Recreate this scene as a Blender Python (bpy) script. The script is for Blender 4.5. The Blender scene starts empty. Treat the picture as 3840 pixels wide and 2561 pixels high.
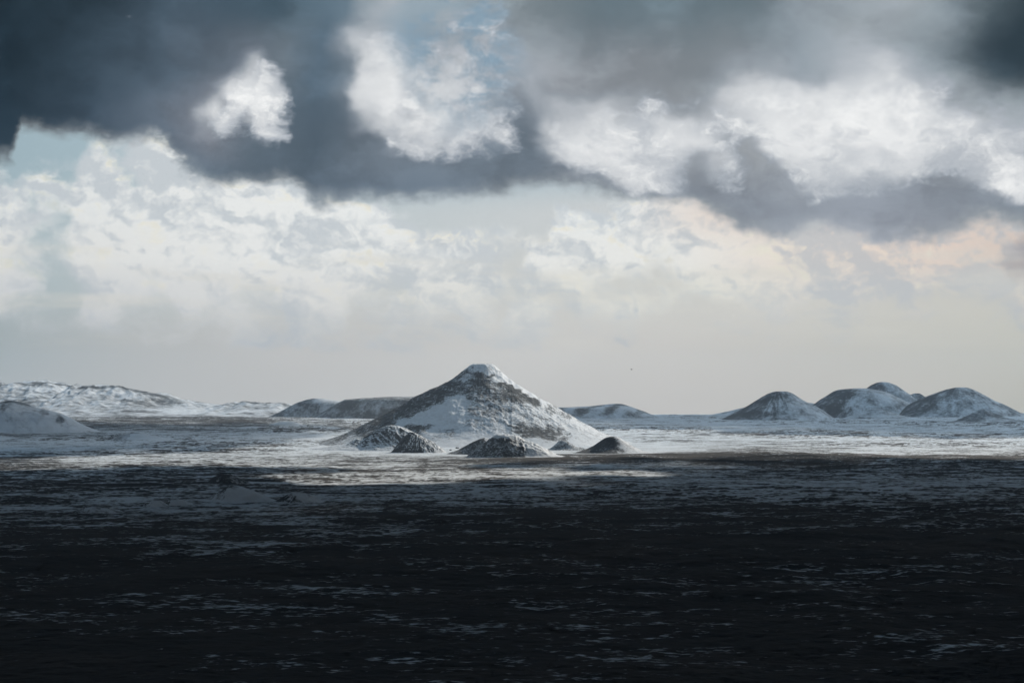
import bpy, math, random
import numpy as np

# ---------------------------------------------------------------- camera, world, sun, exposure
F = 1911.0            # focal length in pixels of a 1024 wide frame
CAM_H = 160.0
EYE = 401.0           # image row of eye level (1024x682 frame)
K = 3.75              # photograph pixels per frame pixel
RE = 6.9e6            # effective earth radius (with refraction)
sc = bpy.context.scene
col = sc.collection
sc.render.engine = 'CYCLES'
cd = bpy.data.cameras.new('camera')
cam = bpy.data.objects.new('camera', cd)
col.objects.link(cam)
cam.location = (0, 0, CAM_H)
cam.rotation_euler = (math.radians(90), 0, 0)
cd.sensor_width = 36
cd.lens = 36 * F / 1024
cd.shift_y = (EYE - 341) / 1024
cd.clip_start = 1
cd.clip_end = 200000
sc.camera = cam

SUN_AZ, SUN_EL = math.radians(38), math.radians(28)   # azimuth to the right of the view direction
SDIR = np.array([math.sin(SUN_AZ) * math.cos(SUN_EL), math.cos(SUN_AZ) * math.cos(SUN_EL), math.sin(SUN_EL)])
sd = bpy.data.lights.new('sun', 'SUN')
sd.energy = 4.2
sd.angle = math.radians(0.53)
sd.color = (1.0, 0.92, 0.81)
sun = bpy.data.objects.new('sun', sd)
col.objects.link(sun)
sun.rotation_euler = (math.pi / 2 - SUN_EL, 0, -SUN_AZ + math.pi)
sun.location = (0, 0, 3000)

sc.view_settings.view_transform = 'Standard'
sc.view_settings.look = 'None'
sc.view_settings.exposure = 0
sc.view_settings.gamma = 1
sc.cycles.use_denoising = True
sc.cycles.use_adaptive_sampling=True
sc.cycles.adaptive_threshold=0.02
sc.cycles.adaptive_min_samples=12
sc.cycles.max_bounces = 5
sc.cycles.diffuse_bounces = 3
sc.cycles.volume_bounces = 1
sc.cycles.sample_clamp_indirect = 4


def lin(c):
    return tuple(((v / 255) / 12.92 if v / 255 <= 0.04045 else ((v / 255 + 0.055) / 1.055) ** 2.4) for v in c)


class NB:
    """small helper to write node trees"""
    def __init__(s, tree):
        s.t = tree
        s.n = tree.nodes
        s.l = tree.links

    def put(s, sock, v):
        if isinstance(v, bpy.types.NodeSocket):
            s.l.new(v, sock)
        elif v is not None:
            if isinstance(v, (tuple, list)) and len(v) == 3 and sock.type == 'RGBA':
                v = tuple(v) + (1,)
            sock.default_value = v

    def math(s, op, a, b=None, c=None, clamp=False):
        m = s.n.new('ShaderNodeMath')
        m.operation = op
        m.use_clamp = clamp
        s.put(m.inputs[0], a)
        s.put(m.inputs[1], b)
        if c is not None:
            s.put(m.inputs[2], c)
        return m.outputs[0]

    def vmath(s, op, a, b=None, scale=None):
        m = s.n.new('ShaderNodeVectorMath')
        m.operation = op
        s.put(m.inputs[0], a)
        if b is not None:
            s.put(m.inputs[1], b)
        if scale is not None:
            s.put(m.inputs['Scale'], scale)
        return m.outputs[0]

    def ss(s, v, a, b, lo=0.0, hi=1.0, kind='SMOOTHSTEP'):
        m = s.n.new('ShaderNodeMapRange')
        m.interpolation_type = kind
        s.put(m.inputs[0], v)
        s.put(m.inputs[1], a)
        s.put(m.inputs[2], b)
        s.put(m.inputs[3], lo)
        s.put(m.inputs[4], hi)
        return m.outputs[0]

    def mix(s, f, a, b, blend='MIX'):
        m = s.n.new('ShaderNodeMix')
        m.data_type = 'RGBA'
        m.blend_type = blend
        s.put(m.inputs[0], f)
        s.put(m.inputs[6], a)
        s.put(m.inputs[7], b)
        return m.outputs[2]

    def noise(s, vec, scale, detail=6, rough=0.55, dist=0.0, out=0, lac=2.0):
        m = s.n.new('ShaderNodeTexNoise')
        s.put(m.inputs['Vector'], vec)
        s.put(m.inputs['Scale'], scale)
        s.put(m.inputs['Detail'], detail)
        s.put(m.inputs['Roughness'], rough)
        s.put(m.inputs['Lacunarity'], lac)
        s.put(m.inputs['Distortion'], dist)
        return m.outputs[out]

    def puffs(s, vec, scale, detail=3, rough=0.5):
        m = s.n.new('ShaderNodeTexVoronoi')
        m.feature = 'F1'
        m.normalize = True
        s.put(m.inputs['Vector'], vec)
        s.put(m.inputs['Scale'], scale)
        s.put(m.inputs['Detail'], detail)
        s.put(m.inputs['Roughness'], rough)
        return m.outputs['Distance']

    def comb(s, x, y, z):
        m = s.n.new('ShaderNodeCombineXYZ')
        s.put(m.inputs[0], x)
        s.put(m.inputs[1], y)
        s.put(m.inputs[2], z)
        return m.outputs[0]

    def ramp(s, fac, stops, interp='LINEAR'):
        m = s.n.new('ShaderNodeValToRGB')
        cr = m.color_ramp
        cr.interpolation = interp
        stops = sorted(stops)
        while len(cr.elements) < len(stops):
            cr.elements.new(0.5)
        while len(cr.elements) > len(stops):
            cr.elements.remove(cr.elements[-1])
        for i, (p, c) in enumerate(stops):
            cr.elements[i].position = p
        for i, (p, c) in enumerate(stops):
            cr.elements[i].color = (c, c, c, 1) if not isinstance(c, (tuple, list)) else tuple(c) + (1,)
        s.put(m.inputs[0], fac)
        return m.outputs[0]


# compass layout of the sky: azimuth from the view direction, elevation slope above eye level
AZR = 0.30


def xa(X):            # photograph column -> 0..1 across azimuth -AZR..AZR
    return (math.atan((X / K - 512) / F) + AZR) / (2 * AZR)


def ye(Y):            # photograph row -> elevation slope
    return (EYE - Y / K) / F


def build_world():
    w = bpy.data.worlds.new('World')
    sc.world = w
    w.use_nodes = True
    t = w.node_tree
    t.nodes.clear()
    b = NB(t)
    out = t.nodes.new('ShaderNodeOutputWorld')
    bg = t.nodes.new('ShaderNodeBackground')
    t.links.new(bg.outputs[0], out.inputs[0])
    sky = t.nodes.new('ShaderNodeTexSky')
    sky.sky_type = 'NISHITA'
    sky.sun_disc = False
    sky.sun_elevation = SUN_EL
    sky.sun_rotation = SUN_AZ
    sky.altitude = 100
    sky.air_density = 1.0
    sky.dust_density = 1.5
    tc = t.nodes.new('ShaderNodeTexCoord')
    d = tc.outputs['Generated']
    sp = t.nodes.new('ShaderNodeSeparateXYZ')
    t.links.new(d, sp.inputs[0])
    x, y, z = sp.outputs
    az = b.math('ARCTAN2', x, y)
    hor = b.math('SQRT', b.math('ADD', b.math('MULTIPLY', x, x), b.math('MULTIPLY', y, y)))
    el = b.math('DIVIDE', z, b.math('MAXIMUM', hor, 0.02))
    # domain warps: a broad one and a fine one
    dz = b.vmath('MULTIPLY', d, (1, 1, 1.5))
    wa = b.noise(dz, 9, 5, 0.55, out=1)
    wb = b.noise(dz, 30, 7, 0.62, out=1)
    wv = b.vmath('ADD', b.vmath('SCALE', b.vmath('SUBTRACT', wa, (.5, .5, .5)), scale=0.050),
                 b.vmath('SCALE', b.vmath('SUBTRACT', wb, (.5, .5, .5)), scale=0.022))
    sw = t.nodes.new('ShaderNodeSeparateXYZ')
    t.links.new(wv, sw.inputs[0])
    azw = b.math('ADD', az, sw.outputs[0])
    elw = b.math('ADD', el, b.math('MULTIPLY', sw.outputs[1], 0.8))
    an = b.ss(azw, -AZR, AZR, kind='LINEAR')
    an0 = b.ss(az, -AZR, AZR, kind='LINEAR')

    def field(rows, a, e, interp='LINEAR'):
        rows = sorted(rows, key=lambda r: -r[0])      # bottom of the picture first
        cur = None
        for i, (Y, st) in enumerate(rows):
            r = b.ramp(a, [(xa(X), v) for X, v in st], interp)
            if cur is None:
                cur = r
            else:
                f = b.ss(e, ye(rows[i - 1][0]), ye(Y))
                cur = b.mix(f, cur, r)
        return cur

    def srgbrows(rows):
        return [(Y, [(X, lin(c)) for X, c in st]) for Y, st in rows]

    # ---- clear air between and under the clouds
    air = srgbrows([
        (1560, [(0, (184, 191, 196)), (700, (196, 199, 201)), (2500, (202, 202, 201)), (3400, (197, 198, 196)), (3840, (184, 188, 183))]),
        (1300, [(0, (170, 182, 188)), (500, (188, 193, 196)), (1100, (199, 200, 201)), (2500, (206, 206, 205)), (3840, (192, 196, 193))]),
        (1050, [(0, (172, 188, 195)), (700, (195, 203, 206)), (1900, (203, 206, 206)), (3000, (204, 205, 203)), (3840, (195, 196, 193))]),
        (820, [(0, (164, 184, 193)), (700, (192, 203, 207)), (1600, (197, 205, 209)), (2300, (206, 209, 211)), (3840, (190, 198, 200))]),
        (600, [(0, (158, 180, 190)), (600, (168, 189, 198)), (1600, (165, 188, 200)), (3840, (175, 190, 198))]),
    ])
    base = field(air, an0, el)
    nis = b.vmath('SCALE', sky.outputs[0], scale=0.10)
    base = b.mix(0.08, base, nis)

    # ---- far bright cumulus banks
    cum = [
        (540, [(0, .0), (300, .2), (450, .45), (600, .5), (800, .3), (3840, .2)]),
        (600, [(0, .1), (60, .2), (250, .1), (360, .45), (600, .55), (700, .5), (3840, .2)]),
        (680, [(0, .3), (40, .5), (200, .15), (300, .5), (380, .65), (480, .5), (560, .8), (650, .95), (740, .8), (1200, .4), (3840, .4)]),
        (730, [(0, .4), (100, .65), (200, .65), (240, .4), (300, .75), (400, .75), (500, .4), (560, .65), (700, .85), (900, .5), (1080, .7), (1250, .5), (1400, .3), (2300, .2), (3840, .5)]),
        (800, [(0, .75), (80, .5), (200, .6), (300, .8), (450, .95), (600, .85), (700, .9), (900, .8), (950, .6), (1000, .85), (1150, .95), (1300, .8), (1390, .9), (1440, .6), (1500, .2), (1700, .1), (2000, .05), (2250, .1), (2350, .6), (2500, .75), (2700, .8), (2850, .85), (3000, .5), (3500, .5), (3700, .7), (3840, .7)]),
        (850, [(0, .85), (110, .55), (230, .4), (330, .9), (600, .95), (800, .85), (950, .85), (1200, .95), (1340, .85), (1420, .95), (1480, .7), (1560, .35), (1700, .25), (1850, .1), (2050, .1), (2110, .5), (2150, .75), (2240, .8), (2320, .5), (2360, .65), (2500, .75), (2700, .8), (2900, .8), (3000, .7), (3150, .8), (3400, .6), (3700, .8), (3840, .6)]),
        (900, [(0, .85), (100, .6), (160, .3), (250, .55), (330, .9), (600, .95), (750, .9), (800, .75), (900, .75), (1000, .85), (1200, .95), (1350, .85), (1480, .95), (1530, .7), (1580, .55), (1680, .6), (1800, .5), (1860, .2), (2060, .35), (2100, .85), (2250, .85), (2330, .65), (2400, .7), (2500, .85), (2700, .7), (2900, .65), (3000, .75), (3200, .85), (3400, .75), (3600, .6), (3700, .9), (3840, .6)]),
        (1000, [(0, .65), (100, .55), (200, .35), (330, .6), (450, .65), (520, .85), (700, .9), (850, .75), (950, .65), (1050, .85), (1250, .8), (1300, .6), (1400, .55), (1480, .7), (1520, .95), (1600, .7), (1750, .85), (1850, .35), (1950, .35), (2000, .75), (2150, .95), (2350, .85), (2450, .6), (2600, .85), (2800, .8), (2900, .65), (3000, .6), (3200, .75), (3500, .65), (3700, .7), (3840, .6)]),
        (1080, [(0, .85), (100, .65), (150, .3), (250, .25), (400, .45), (430, .9), (520, .7), (600, .45), (700, .75), (900, .4), (1000, .3), (1050, .65), (1200, .5), (1450, .55), (1600, .85), (1750, .75), (1900, .55), (2000, .45), (2200, .65), (2400, .45), (2600, .55), (2700, .7), (2850, .85), (2950, .6), (3200, .45), (3840, .45)]),
        (1160, [(0, .5), (80, .35), (250, .25), (290, .75), (400, .55), (550, .25), (700, .45), (900, .6), (1000, .25), (1050, .7), (1150, .7), (1300, .4), (1500, .4), (1750, .7), (1850, .45), (1900, .75), (1980, .6), (2050, .2), (2200, .55), (2450, .6), (2600, .25), (2900, .5), (3000, .35), (3840, .2)]),
        (1240, [(0, .15), (300, .55), (400, .5), (600, .3), (1050, .5), (1150, .4), (1500, .3), (1900, .45), (2000, .4), (2100, .25), (2700, .4), (3000, .25), (3840, .15)]),
        (1340, [(0, .0), (3840, .0)]),
    ]
    C = b.math('ADD', .06, b.math('MULTIPLY', field(cum, an, elw), 1.2))
    flat = b.vmath('MULTIPLY', d, (1, 1, 1.35))
    fw = b.vmath('ADD', flat, b.vmath('SCALE', b.vmath('SUBTRACT', wb, (.5, .5, .5)), scale=0.035))
    pf = b.puffs(fw, 28, 3.0, 0.55)                       # 0 in the heart of a puff
    pf2 = b.puffs(b.vmath('ADD', fw, (-0.0030, 0.0, -0.0042)), 28, 3.0, 0.55)
    fb = b.noise(fw, 26, 8, 0.6)
    fb2 = b.noise(b.vmath('ADD', fw, (-0.004, 0.0, -0.006)), 26, 8, 0.6)
    body = b.math('ADD', b.math('MULTIPLY', b.math('SUBTRACT', 0.30, pf), 1.5), b.math('MULTIPLY', b.math('SUBTRACT', fb, .5), 1.25))
    cd_ = b.math('ADD', C, body)
    cm = b.ss(cd_, 0.30, 0.80)
    # relief of the puffs: brighter where the cloud thins towards the upper right
    rel = b.math('ADD', b.math('MULTIPLY', b.math('SUBTRACT', pf2, pf), -2.2), b.math('MULTIPLY', b.math('SUBTRACT', fb2, fb), 1.3))
    rel = b.math('MULTIPLY', rel, b.ss(el, ye(1280), ye(900), 0.25, 1.0))
    rimw = b.math('MULTIPLY', b.ss(cd_, 0.42, 0.62), b.ss(cd_, 1.0, 0.65))
    lit = srgbrows([
        (1300, [(0, (202, 206, 209)), (3840, (210, 209, 204))]),
        (1100, [(0, (214, 217, 219)), (1000, (226, 227, 226)), (2600, (230, 230, 222)), (3200, (224, 219, 213)), (3840, (214, 210, 204))]),
        (950, [(0, (228, 229, 227)), (1000, (236, 238, 237)), (2500, (238, 239, 236)), (2950, (236, 226, 216)), (3300, (233, 219, 208)), (3600, (229, 212, 201)), (3840, (219, 202, 191))]),
        (800, [(0, (228, 231, 231)), (1000, (238, 240, 239)), (2300, (236, 240, 240)), (2650, (232, 222, 214)), (3000, (232, 218, 210)), (3840, (222, 214, 208))]),
    ])
    cl = field(lit, an0, el)
    shade = b.mix(0.60, cl, lin((176, 187, 197)))
    sfac = b.math('ADD', b.ss(b.noise(fw, 15, 8, .6), 0.34, 0.60), b.math('ADD', b.math('MULTIPLY', rel, 4.2), b.math('MULTIPLY', b.math('SUBTRACT', b.noise(fw, 80, 4, .6), .52), .9)), clamp=True)
    ccol = b.mix(sfac, shade, cl)
    ccol = b.mix(b.math('MULTIPLY', b.math('MULTIPLY', rimw, b.ss(rel, 0.02, .25)), b.ss(el, ye(1250), ye(950), .3, .8)), ccol, lin((238, 234, 218)))
    s1 = b.mix(b.math('MULTIPLY', cm, .96), base, ccol)
    # small dark scud at the far right, under the deck
    kx = b.math('DIVIDE', b.math('SUBTRACT', azw, math.atan((3800 / K - 512) / F)), 0.011)
    ky = b.math('DIVIDE', b.math('SUBTRACT', elw, ye(985)), 0.011)
    kr = b.math('ADD', b.math('MULTIPLY', kx, kx), b.math('MULTIPLY', ky, ky))
    s1 = b.mix(b.ss(kr, 1.6, .2, 0, .75), s1, lin((160, 158, 164)))
    # thin horizontal streaks low over the horizon
    st = b.noise(b.vmath('MULTIPLY', d, (1, 1, 9)), 9, 5, .55)
    s1 = b.mix(b.math('MULTIPLY', b.ss(st, .48, .72), b.math('MULTIPLY', b.ss(el, ye(1420), ye(1150)), b.ss(el, ye(820), ye(1000), 0, .5))), s1, lin((218, 217, 210)))

    # ---- the near cloud deck: its ragged lower edge
    edge_pts = [(-200, 700), (0, 660), (25, 600), (50, 535), (150, 540), (300, 570), (400, 600), (480, 560), (560, 565), (620, 620), (700, 720), (800, 745), (1000, 725), (1130, 715), (1220, 770), (1400, 755), (1650, 785), (1900, 765), (2100, 745), (2400, 765), (2600, 790), (2750, 800), (2870, 860), (2950, 870), (3060, 825), (3200, 860), (3350, 900), (3470, 925), (3560, 880), (3640, 850), (3740, 860), (3840, 890)]
    ev0, ev1 = ye(1000), ye(400)
    E = b.ramp(an, [(xa(X), (ye(Y) - ev0) / (ev1 - ev0)) for X, Y in edge_pts])
    E = b.ss(E, 0, 1, ev0, ev1, kind='LINEAR')
    rag = b.noise(dz, 30, 9, 0.62)
    edist = b.math('ADD', b.math('SUBTRACT', elw, E), b.math('MULTIPLY', b.math('SUBTRACT', rag, .5), 0.022))
    dm = b.ss(edist, -0.0035, 0.0065)
    deck = srgbrows([
        (-1500, [(0, (150, 180, 203)), (3840, (150, 180, 203))]),
        (-250, [(0, (62, 78, 92)), (1500, (112, 126, 138)), (2800, (118, 130, 142)), (3840, (70, 86, 98))]),
        (0, [(-300, (34, 48, 58)), (0, (34, 48, 58)), (400, (46, 61, 72)), (700, (78, 96, 111)), (1000, (74, 94, 108)), (1300, (92, 110, 123)), (1500, (150, 160, 165)), (2000, (132, 144, 151)), (2300, (110, 127, 137)), (2800, (112, 128, 137)), (3000, (128, 138, 146)), (3400, (142, 150, 156)), (3600, (118, 130, 138)), (3740, (82, 96, 104)), (3840, (54, 68, 77))]),
        (250, [(0, (36, 51, 62)), (300, (50, 65, 77)), (600, (74, 90, 104)), (900, (102, 113, 125)), (1060, (100, 112, 122)), (1200, (82, 100, 115)), (1350, (108, 122, 132)), (2100, (152, 158, 165)), (2400, (140, 147, 154)), (2700, (134, 143, 150)), (3000, (126, 136, 144)), (3200, (150, 157, 162)), (3500, (128, 138, 145)), (3650, (96, 108, 116)), (3750, (66, 80, 90)), (3840, (52, 67, 77))]),
        (500, [(0, (48, 66, 80)), (300, (62, 77, 91)), (600, (90, 102, 115)), (800, (118, 123, 132)), (1000, (100, 115, 128)), (1200, (88, 104, 118)), (1500, (112, 123, 134)), (2000, (105, 118, 130)), (2400, (160, 166, 172)), (2700, (165, 170, 175)), (3600, (158, 164, 168)), (3840, (150, 160, 165))]),
        (750, [(0, (70, 88, 102)), (600, (86, 103, 118)), (1000, (95, 110, 124)), (1400, (96, 110, 124)), (1900, (107, 119, 131)), (2300, (118, 128, 140)), (2800, (132, 140, 150)), (3200, (138, 145, 155)), (3600, (128, 136, 146)), (3840, (118, 128, 138))]),
        (900, [(0, (80, 96, 110)), (2600, (140, 147, 156)), (3200, (140, 146, 158)), (3840, (138, 144, 150))]),
    ])
    dc = field(deck, an, elw)
    dn = b.noise(dz, 7, 5, 0.5)
    dw = b.noise(b.vmath('ADD', dz, b.vmath('SCALE', b.vmath('SUBTRACT', wb, (.5, .5, .5)), scale=0.045)), 11, 7, 0.55)
    dc = b.vmath('SCALE', dc, scale=b.math('MULTIPLY', b.ss(dn, .28, .72, 0.92, 1.24, kind='LINEAR'), b.ss(dw, .42, .62, .84, 1.22)))
    # thin edge of the deck lets the light through
    dc = b.mix(b.ss(edist, 0.012, 0.0, 0, .30), dc, lin((200, 206, 208)))

    # ---- bright gaps in the deck
    hole = [
        (-300, [(0, 0), (3840, 0)]),
        (-120, [(0, 0), (1300, .1), (1600, .7), (1800, .6), (1960, .2), (3840, 0)]),
        (0, [(0, 0), (1350, .15), (1500, .6), (1600, .66), (1880, .64), (1960, .4), (2050, .2), (2300, .05), (3250, .1), (3410, .42), (3500, .1), (3840, 0)]),
        (100, [(0, 0), (1310, .15), (1390, .45), (1470, .68), (1600, .62), (1800, .6), (1900, .72), (1960, .5), (2050, .2), (2200, .05), (3300, .1), (3420, .38), (3500, .1), (3840, 0)]),
        (200, [(0, 0), (1230, .1), (1300, .4), (1370, .72), (1560, .66), (1700, .56), (1800, .66), (1900, .7), (1960, .5), (2050, .5), (2100, .2), (2300, .05), (2600, .05), (2750, .15), (3000, .1), (3150, .3), (3300, .4), (3450, .25), (3560, 0), (3840, 0)]),
        (300, [(0, 0), (900, .1), (950, .5), (1000, .85), (1040, .55), (1090, .1), (1200, .1), (1350, .25), (1400, .75), (1500, .8), (1650, .66), (1760, .75), (1900, .7), (1960, .5), (2060, .7), (2110, .35), (2300, .35), (2500, .1), (2620, .1), (2740, .5), (2960, .5), (3100, .2), (3200, .55), (3400, .75), (3500, .5), (3620, .05), (3840, 0)]),
        (400, [(0, 0), (820, .1), (870, .5), (920, .9), (1080, .85), (1120, .65), (1150, .15), (1240, .05), (1330, .3), (1370, .8), (1480, .9), (1560, .5), (1640, .78), (1760, .8), (1930, .6), (1990, .3), (2040, .65), (2150, .85), (2350, .9), (2480, .7), (2580, .4), (2680, .5), (2760, .85), (3000, .9), (3400, 1.0), (3520, .75), (3620, .4), (3720, .5), (3840, .5)]),
        (500, [(0, 0), (740, .1), (790, .6), (860, .9), (915, .5), (945, .15), (975, .7), (1060, .95), (1100, .6), (1130, .1), (1330, .2), (1400, .5), (1480, .85), (1600, 1.0), (1780, .8), (1900, .75), (1960, .3), (2030, .45), (2080, .9), (2400, 1.), (2650, .9), (2750, .7), (2850, .8), (2960, 1.), (3500, 1.), (3650, .85), (3840, .8)]),
        (560, [(0, 0), (740, .1), (790, .5), (870, .5), (920, .3), (1000, .35), (1070, .6), (1100, .45), (1130, .1), (1450, .2), (1560, .8), (1700, .85), (1800, .6), (1870, .4), (1930, .55), (2010, .25), (2080, .7), (2150, 1.), (2500, 1.), (2740, .9), (2800, .6), (2840, .4), (2890, .55), (2950, .95), (3400, 1.), (3700, .85), (3840, .8)]),
        (640, [(0, 0), (1500, .05), (1900, .1), (2000, .1), (2090, .35), (2150, .8), (2250, .95), (2600, .95), (2660, .7), (2700, .45), (2760, .8), (2820, .75), (2860, .2), (2950, .2), (3010, .85), (3400, .95), (3700, .85), (3840, .8)]),
        (700, [(0, 0), (2100, .05), (2180, .35), (2240, .6), (2300, .35), (2380, .7), (2600, .9), (2650, .45), (2720, .3), (2770, .8), (2830, .55), (2870, .1), (3000, .15), (3080, .75), (3200, .8), (3300, .6), (3450, .7), (3520, .3), (3600, .45), (3700, .9), (3840, .9)]),
        (760, [(0, 0), (2380, .1), (2440, .45), (2500, .6), (2530, .25), (2570, .6), (2640, .6), (2690, .05), (3100, .05), (3300, .1), (3500, .1), (3660, .2), (3780, .65), (3840, .75)]),
        (820, [(0, 0), (3700, 0), (3840, .2)]),
    ]
    Hm = field(hole, an, elw)
    dh = b.vmath('ADD', dz, b.vmath('SCALE', b.vmath('SUBTRACT', wb, (.5, .5, .5)), scale=0.030))
    hb = b.noise(dh, 17, 9, 0.62)
    hf = b.noise(dh, 75, 5, 0.62)
    hd = b.math('ADD', Hm, b.math('ADD', b.math('MULTIPLY', b.math('SUBTRACT', hb, .5), 1.35), b.math('MULTIPLY', b.math('SUBTRACT', hf, .5), 0.95)))
    Hs = field(hole, b.ss(b.math('ADD', az, b.math('ADD', 0.007, b.math('MULTIPLY', sw.outputs[0], .6))), -AZR, AZR, kind='LINEAR'), b.math('SUBTRACT', elw, 0.004))
    hd2 = b.math('ADD', Hs, b.math('MULTIPLY', b.math('SUBTRACT', dn, .5), 1.2))
    soft = b.ss(hd2, 0.22, 1.0, 0, .92)
    hm = b.math('MAXIMUM', b.ss(hd, 0.40, 0.82), soft)
    hcol = b.mix(b.math('MAXIMUM', b.ss(hd, 0.55, 1.2), b.ss(hd2, .4, 1.3)), lin((156, 165, 176)), lin((247, 248, 248)))
    # inner grey structure
    hcol = b.mix(b.math('MULTIPLY', b.math('MAXIMUM', b.ss(b.noise(dh, 24, 8, .6), .48, .66), b.ss(dw, .50, .64, 0, .8)), .62), hcol, lin((168, 176, 186)))
    # blue seen through the gap at the top
    bx = b.math('DIVIDE', b.math('SUBTRACT', azw, math.atan((1730 / K - 512) / F)), 0.036)
    by = b.math('DIVIDE', b.math('SUBTRACT', elw, ye(150)), 0.040)
    br = b.math('ADD', b.math('MULTIPLY', bx, bx), b.math('MULTIPLY', by, by))
    blue = b.math('MULTIPLY', b.ss(br, 1.8, 0.2), b.ss(b.noise(dz, 24, 9, .65, dist=.5), .40, .56))
    hcol = b.mix(b.math('MULTIPLY', blue, .9), hcol, lin((128, 156, 176)))
    dd = b.mix(hm, dc, hcol)
    s2 = b.mix(dm, s1, dd)
    # below the horizon
    s3 = b.mix(b.ss(el, -0.04, -0.012), lin((120, 130, 140)), s2)
    t.links.new(s3, bg.inputs[0])
    bg.inputs[1].default_value = 1.0
    w.cycles.sampling_method = 'MANUAL'
    w.cycles.sample_map_resolution = 512


build_world()

# ---------------------------------------------------------------- numpy noise
_rs = np.random.RandomState(7)
_perm = _rs.permutation(4096).astype(np.int64)
_gang = _rs.rand(4096) * 2 * np.pi
_gx, _gy = np.cos(_gang), np.sin(_gang)


def perlin(x, y, seed=0):
    x0 = np.floor(x).astype(np.int64)
    y0 = np.floor(y).astype(np.int64)
    fx = x - x0
    fy = y - y0
    u = fx * fx * fx * (fx * (fx * 6 - 15) + 10)
    v = fy * fy * fy * (fy * (fy * 6 - 15) + 10)

    def g(ix, iy, dx, dy):
        h = _perm[(_perm[(ix + seed * 131) & 4095] + iy) & 4095]
        return _gx[h] * dx + _gy[h] * dy
    a = g(x0, y0, fx, fy)
    c = g(x0 + 1, y0, fx - 1, fy)
    e = g(x0, y0 + 1, fx, fy - 1)
    f = g(x0 + 1, y0 + 1, fx - 1, fy - 1)
    return ((a + (c - a) * u) + ((e + (f - e) * u) - (a + (c - a) * u)) * v) * 1.5


def fbm(x, y, wl, octv=5, rough=.5, seed=0, ridged=False):
    s = np.zeros_like(x)
    a, tot, f = 1.0, 0.0, 1.0 / wl
    for o in range(octv):
        n = perlin(x * f, y * f, seed + o)
        if ridged:
            n = 1 - 2 * np.abs(n)
        s += a * n
        tot += a
        a *= rough
        f *= 2.03
    return s / tot


def sstep(a, b_, v):
    t = np.clip((v - a) / (b_ - a), 0, 1)
    return t * t * (3 - 2 * t)


def idw(px, py, pts, sx, sy, power=3.0):
    """inverse distance weighting of control values (x, y, value)"""
    num = np.zeros_like(px)
    den = np.zeros_like(px)
    for (X, Y, v) in pts:
        w_ = 1.0 / (((px - X) / sx) ** 2 + ((py - Y) / sy) ** 2 + 0.02) ** (power / 2)
        num += w_ * v
        den += w_
    return num / den


# ---------------------------------------------------------------- ground relief as a function of place
def base_h(x, y):
    """plain without its rough detail, curvature of the earth included"""
    r = np.hypot(x, y)
    a = np.arctan2(x, np.maximum(y, 1.0))
    rise = sstep(7600, 14000, r) * (1 - sstep(15000, 26000, r))
    amp = 62 + 22 * sstep(0.10, 0.26, a) + 4 * np.sin(a * 21)
    und = 5.0 * fbm(x, y, 2600, 3, .5, 40) * sstep(1500, 4000, r)
    return rise * amp + und - r * r / (2 * RE)


def rough_h(x, y):
    r = np.hypot(x, y)
    reg = 0.35 + 0.9 * sstep(-.25, .45, fbm(x, y, 1400, 3, .5, 11))
    rid = fbm(x, y, 260, 4, .52, 20, True)
    far = sstep(3800, 7000, r)
    h = (5.0 + 3.0 * far) * rid * reg
    h += 2.4 * fbm(x, y, 70, 4, .55, 28) * reg
    h += 0.9 * fbm(x, y, 16, 2, .5, 33) * sstep(5200, 2500, r)
    return h


def flat_zone(x, y):
    """the smooth drift apron round the cone and its foothills"""
    d = np.hypot((x - 10) / 760.0, (y - 6900) / 1350.0)
    return sstep(0.75, 1.15, d)


def ground_h(x, y):
    return base_h(x, y) + rough_h(x, y) * (0.12 + 0.88 * flat_zone(x, y))


def row_dist(Y):
    """distance at which the smooth plain shows at photograph row Y"""
    rr = np.geomspace(300, 14500, 600)
    rows = (EYE + F * (CAM_H - base_h(rr * 0, rr)) / rr) * K
    return float(np.interp(-Y, -rows, rr))


def pxx(X, d):
    return (X / K - 512) / F * d


def pxz(Y, d):
    return CAM_H + (EYE - Y / K) / F * d


def to_px(x, y):
    """compass position of ground points, in photograph columns / rows of the smooth plain"""
    yy = np.maximum(y, 200.0)
    return (512 + F * x / yy) * K, (EYE + F * (CAM_H - base_h(x, y)) / np.maximum(np.hypot(x, y), 200.0)) * K


# ---------------------------------------------------------------- mesh helpers
def grid_mesh(name, X, Y, Z, mat, attrs=None, smooth=True):
    nr, nc = X.shape
    me = bpy.data.meshes.new(name)
    co = np.stack([X, Y, Z], -1).reshape(-1, 3).astype(np.float32)
    idx = np.arange(nr * nc).reshape(nr, nc)
    q = np.stack([idx[:-1, :-1], idx[:-1, 1:], idx[1:, 1:], idx[1:, :-1]], -1).reshape(-1, 4)
    return raw_mesh(name, co, q, mat, attrs, smooth)


def raw_mesh(name, co, q, mat, attrs=None, smooth=True):
    me = bpy.data.meshes.new(name)
    me.vertices.add(len(co))
    me.vertices.foreach_set('co', np.ascontiguousarray(co, np.float32).ravel())
    k = q.shape[1]
    me.loops.add(q.size)
    me.loops.foreach_set('vertex_index', q.astype(np.int32).ravel())
    me.polygons.add(len(q))
    me.polygons.foreach_set('loop_start', (np.arange(len(q)) * k).astype(np.int32))
    me.polygons.foreach_set('loop_total', np.full(len(q), k, np.int32))
    me.update(calc_edges=True)
    me.validate()
    me.polygons.foreach_set('use_smooth', np.full(len(me.polygons), smooth))
    for an, v in (attrs or {}).items():
        at = me.attributes.new(an, 'FLOAT', 'POINT')
        at.data.foreach_set('value', np.ascontiguousarray(v, np.float32).ravel())
    me.materials.append(mat)
    o = bpy.data.objects.new(name, me)
    col.objects.link(o)
    return o


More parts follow.
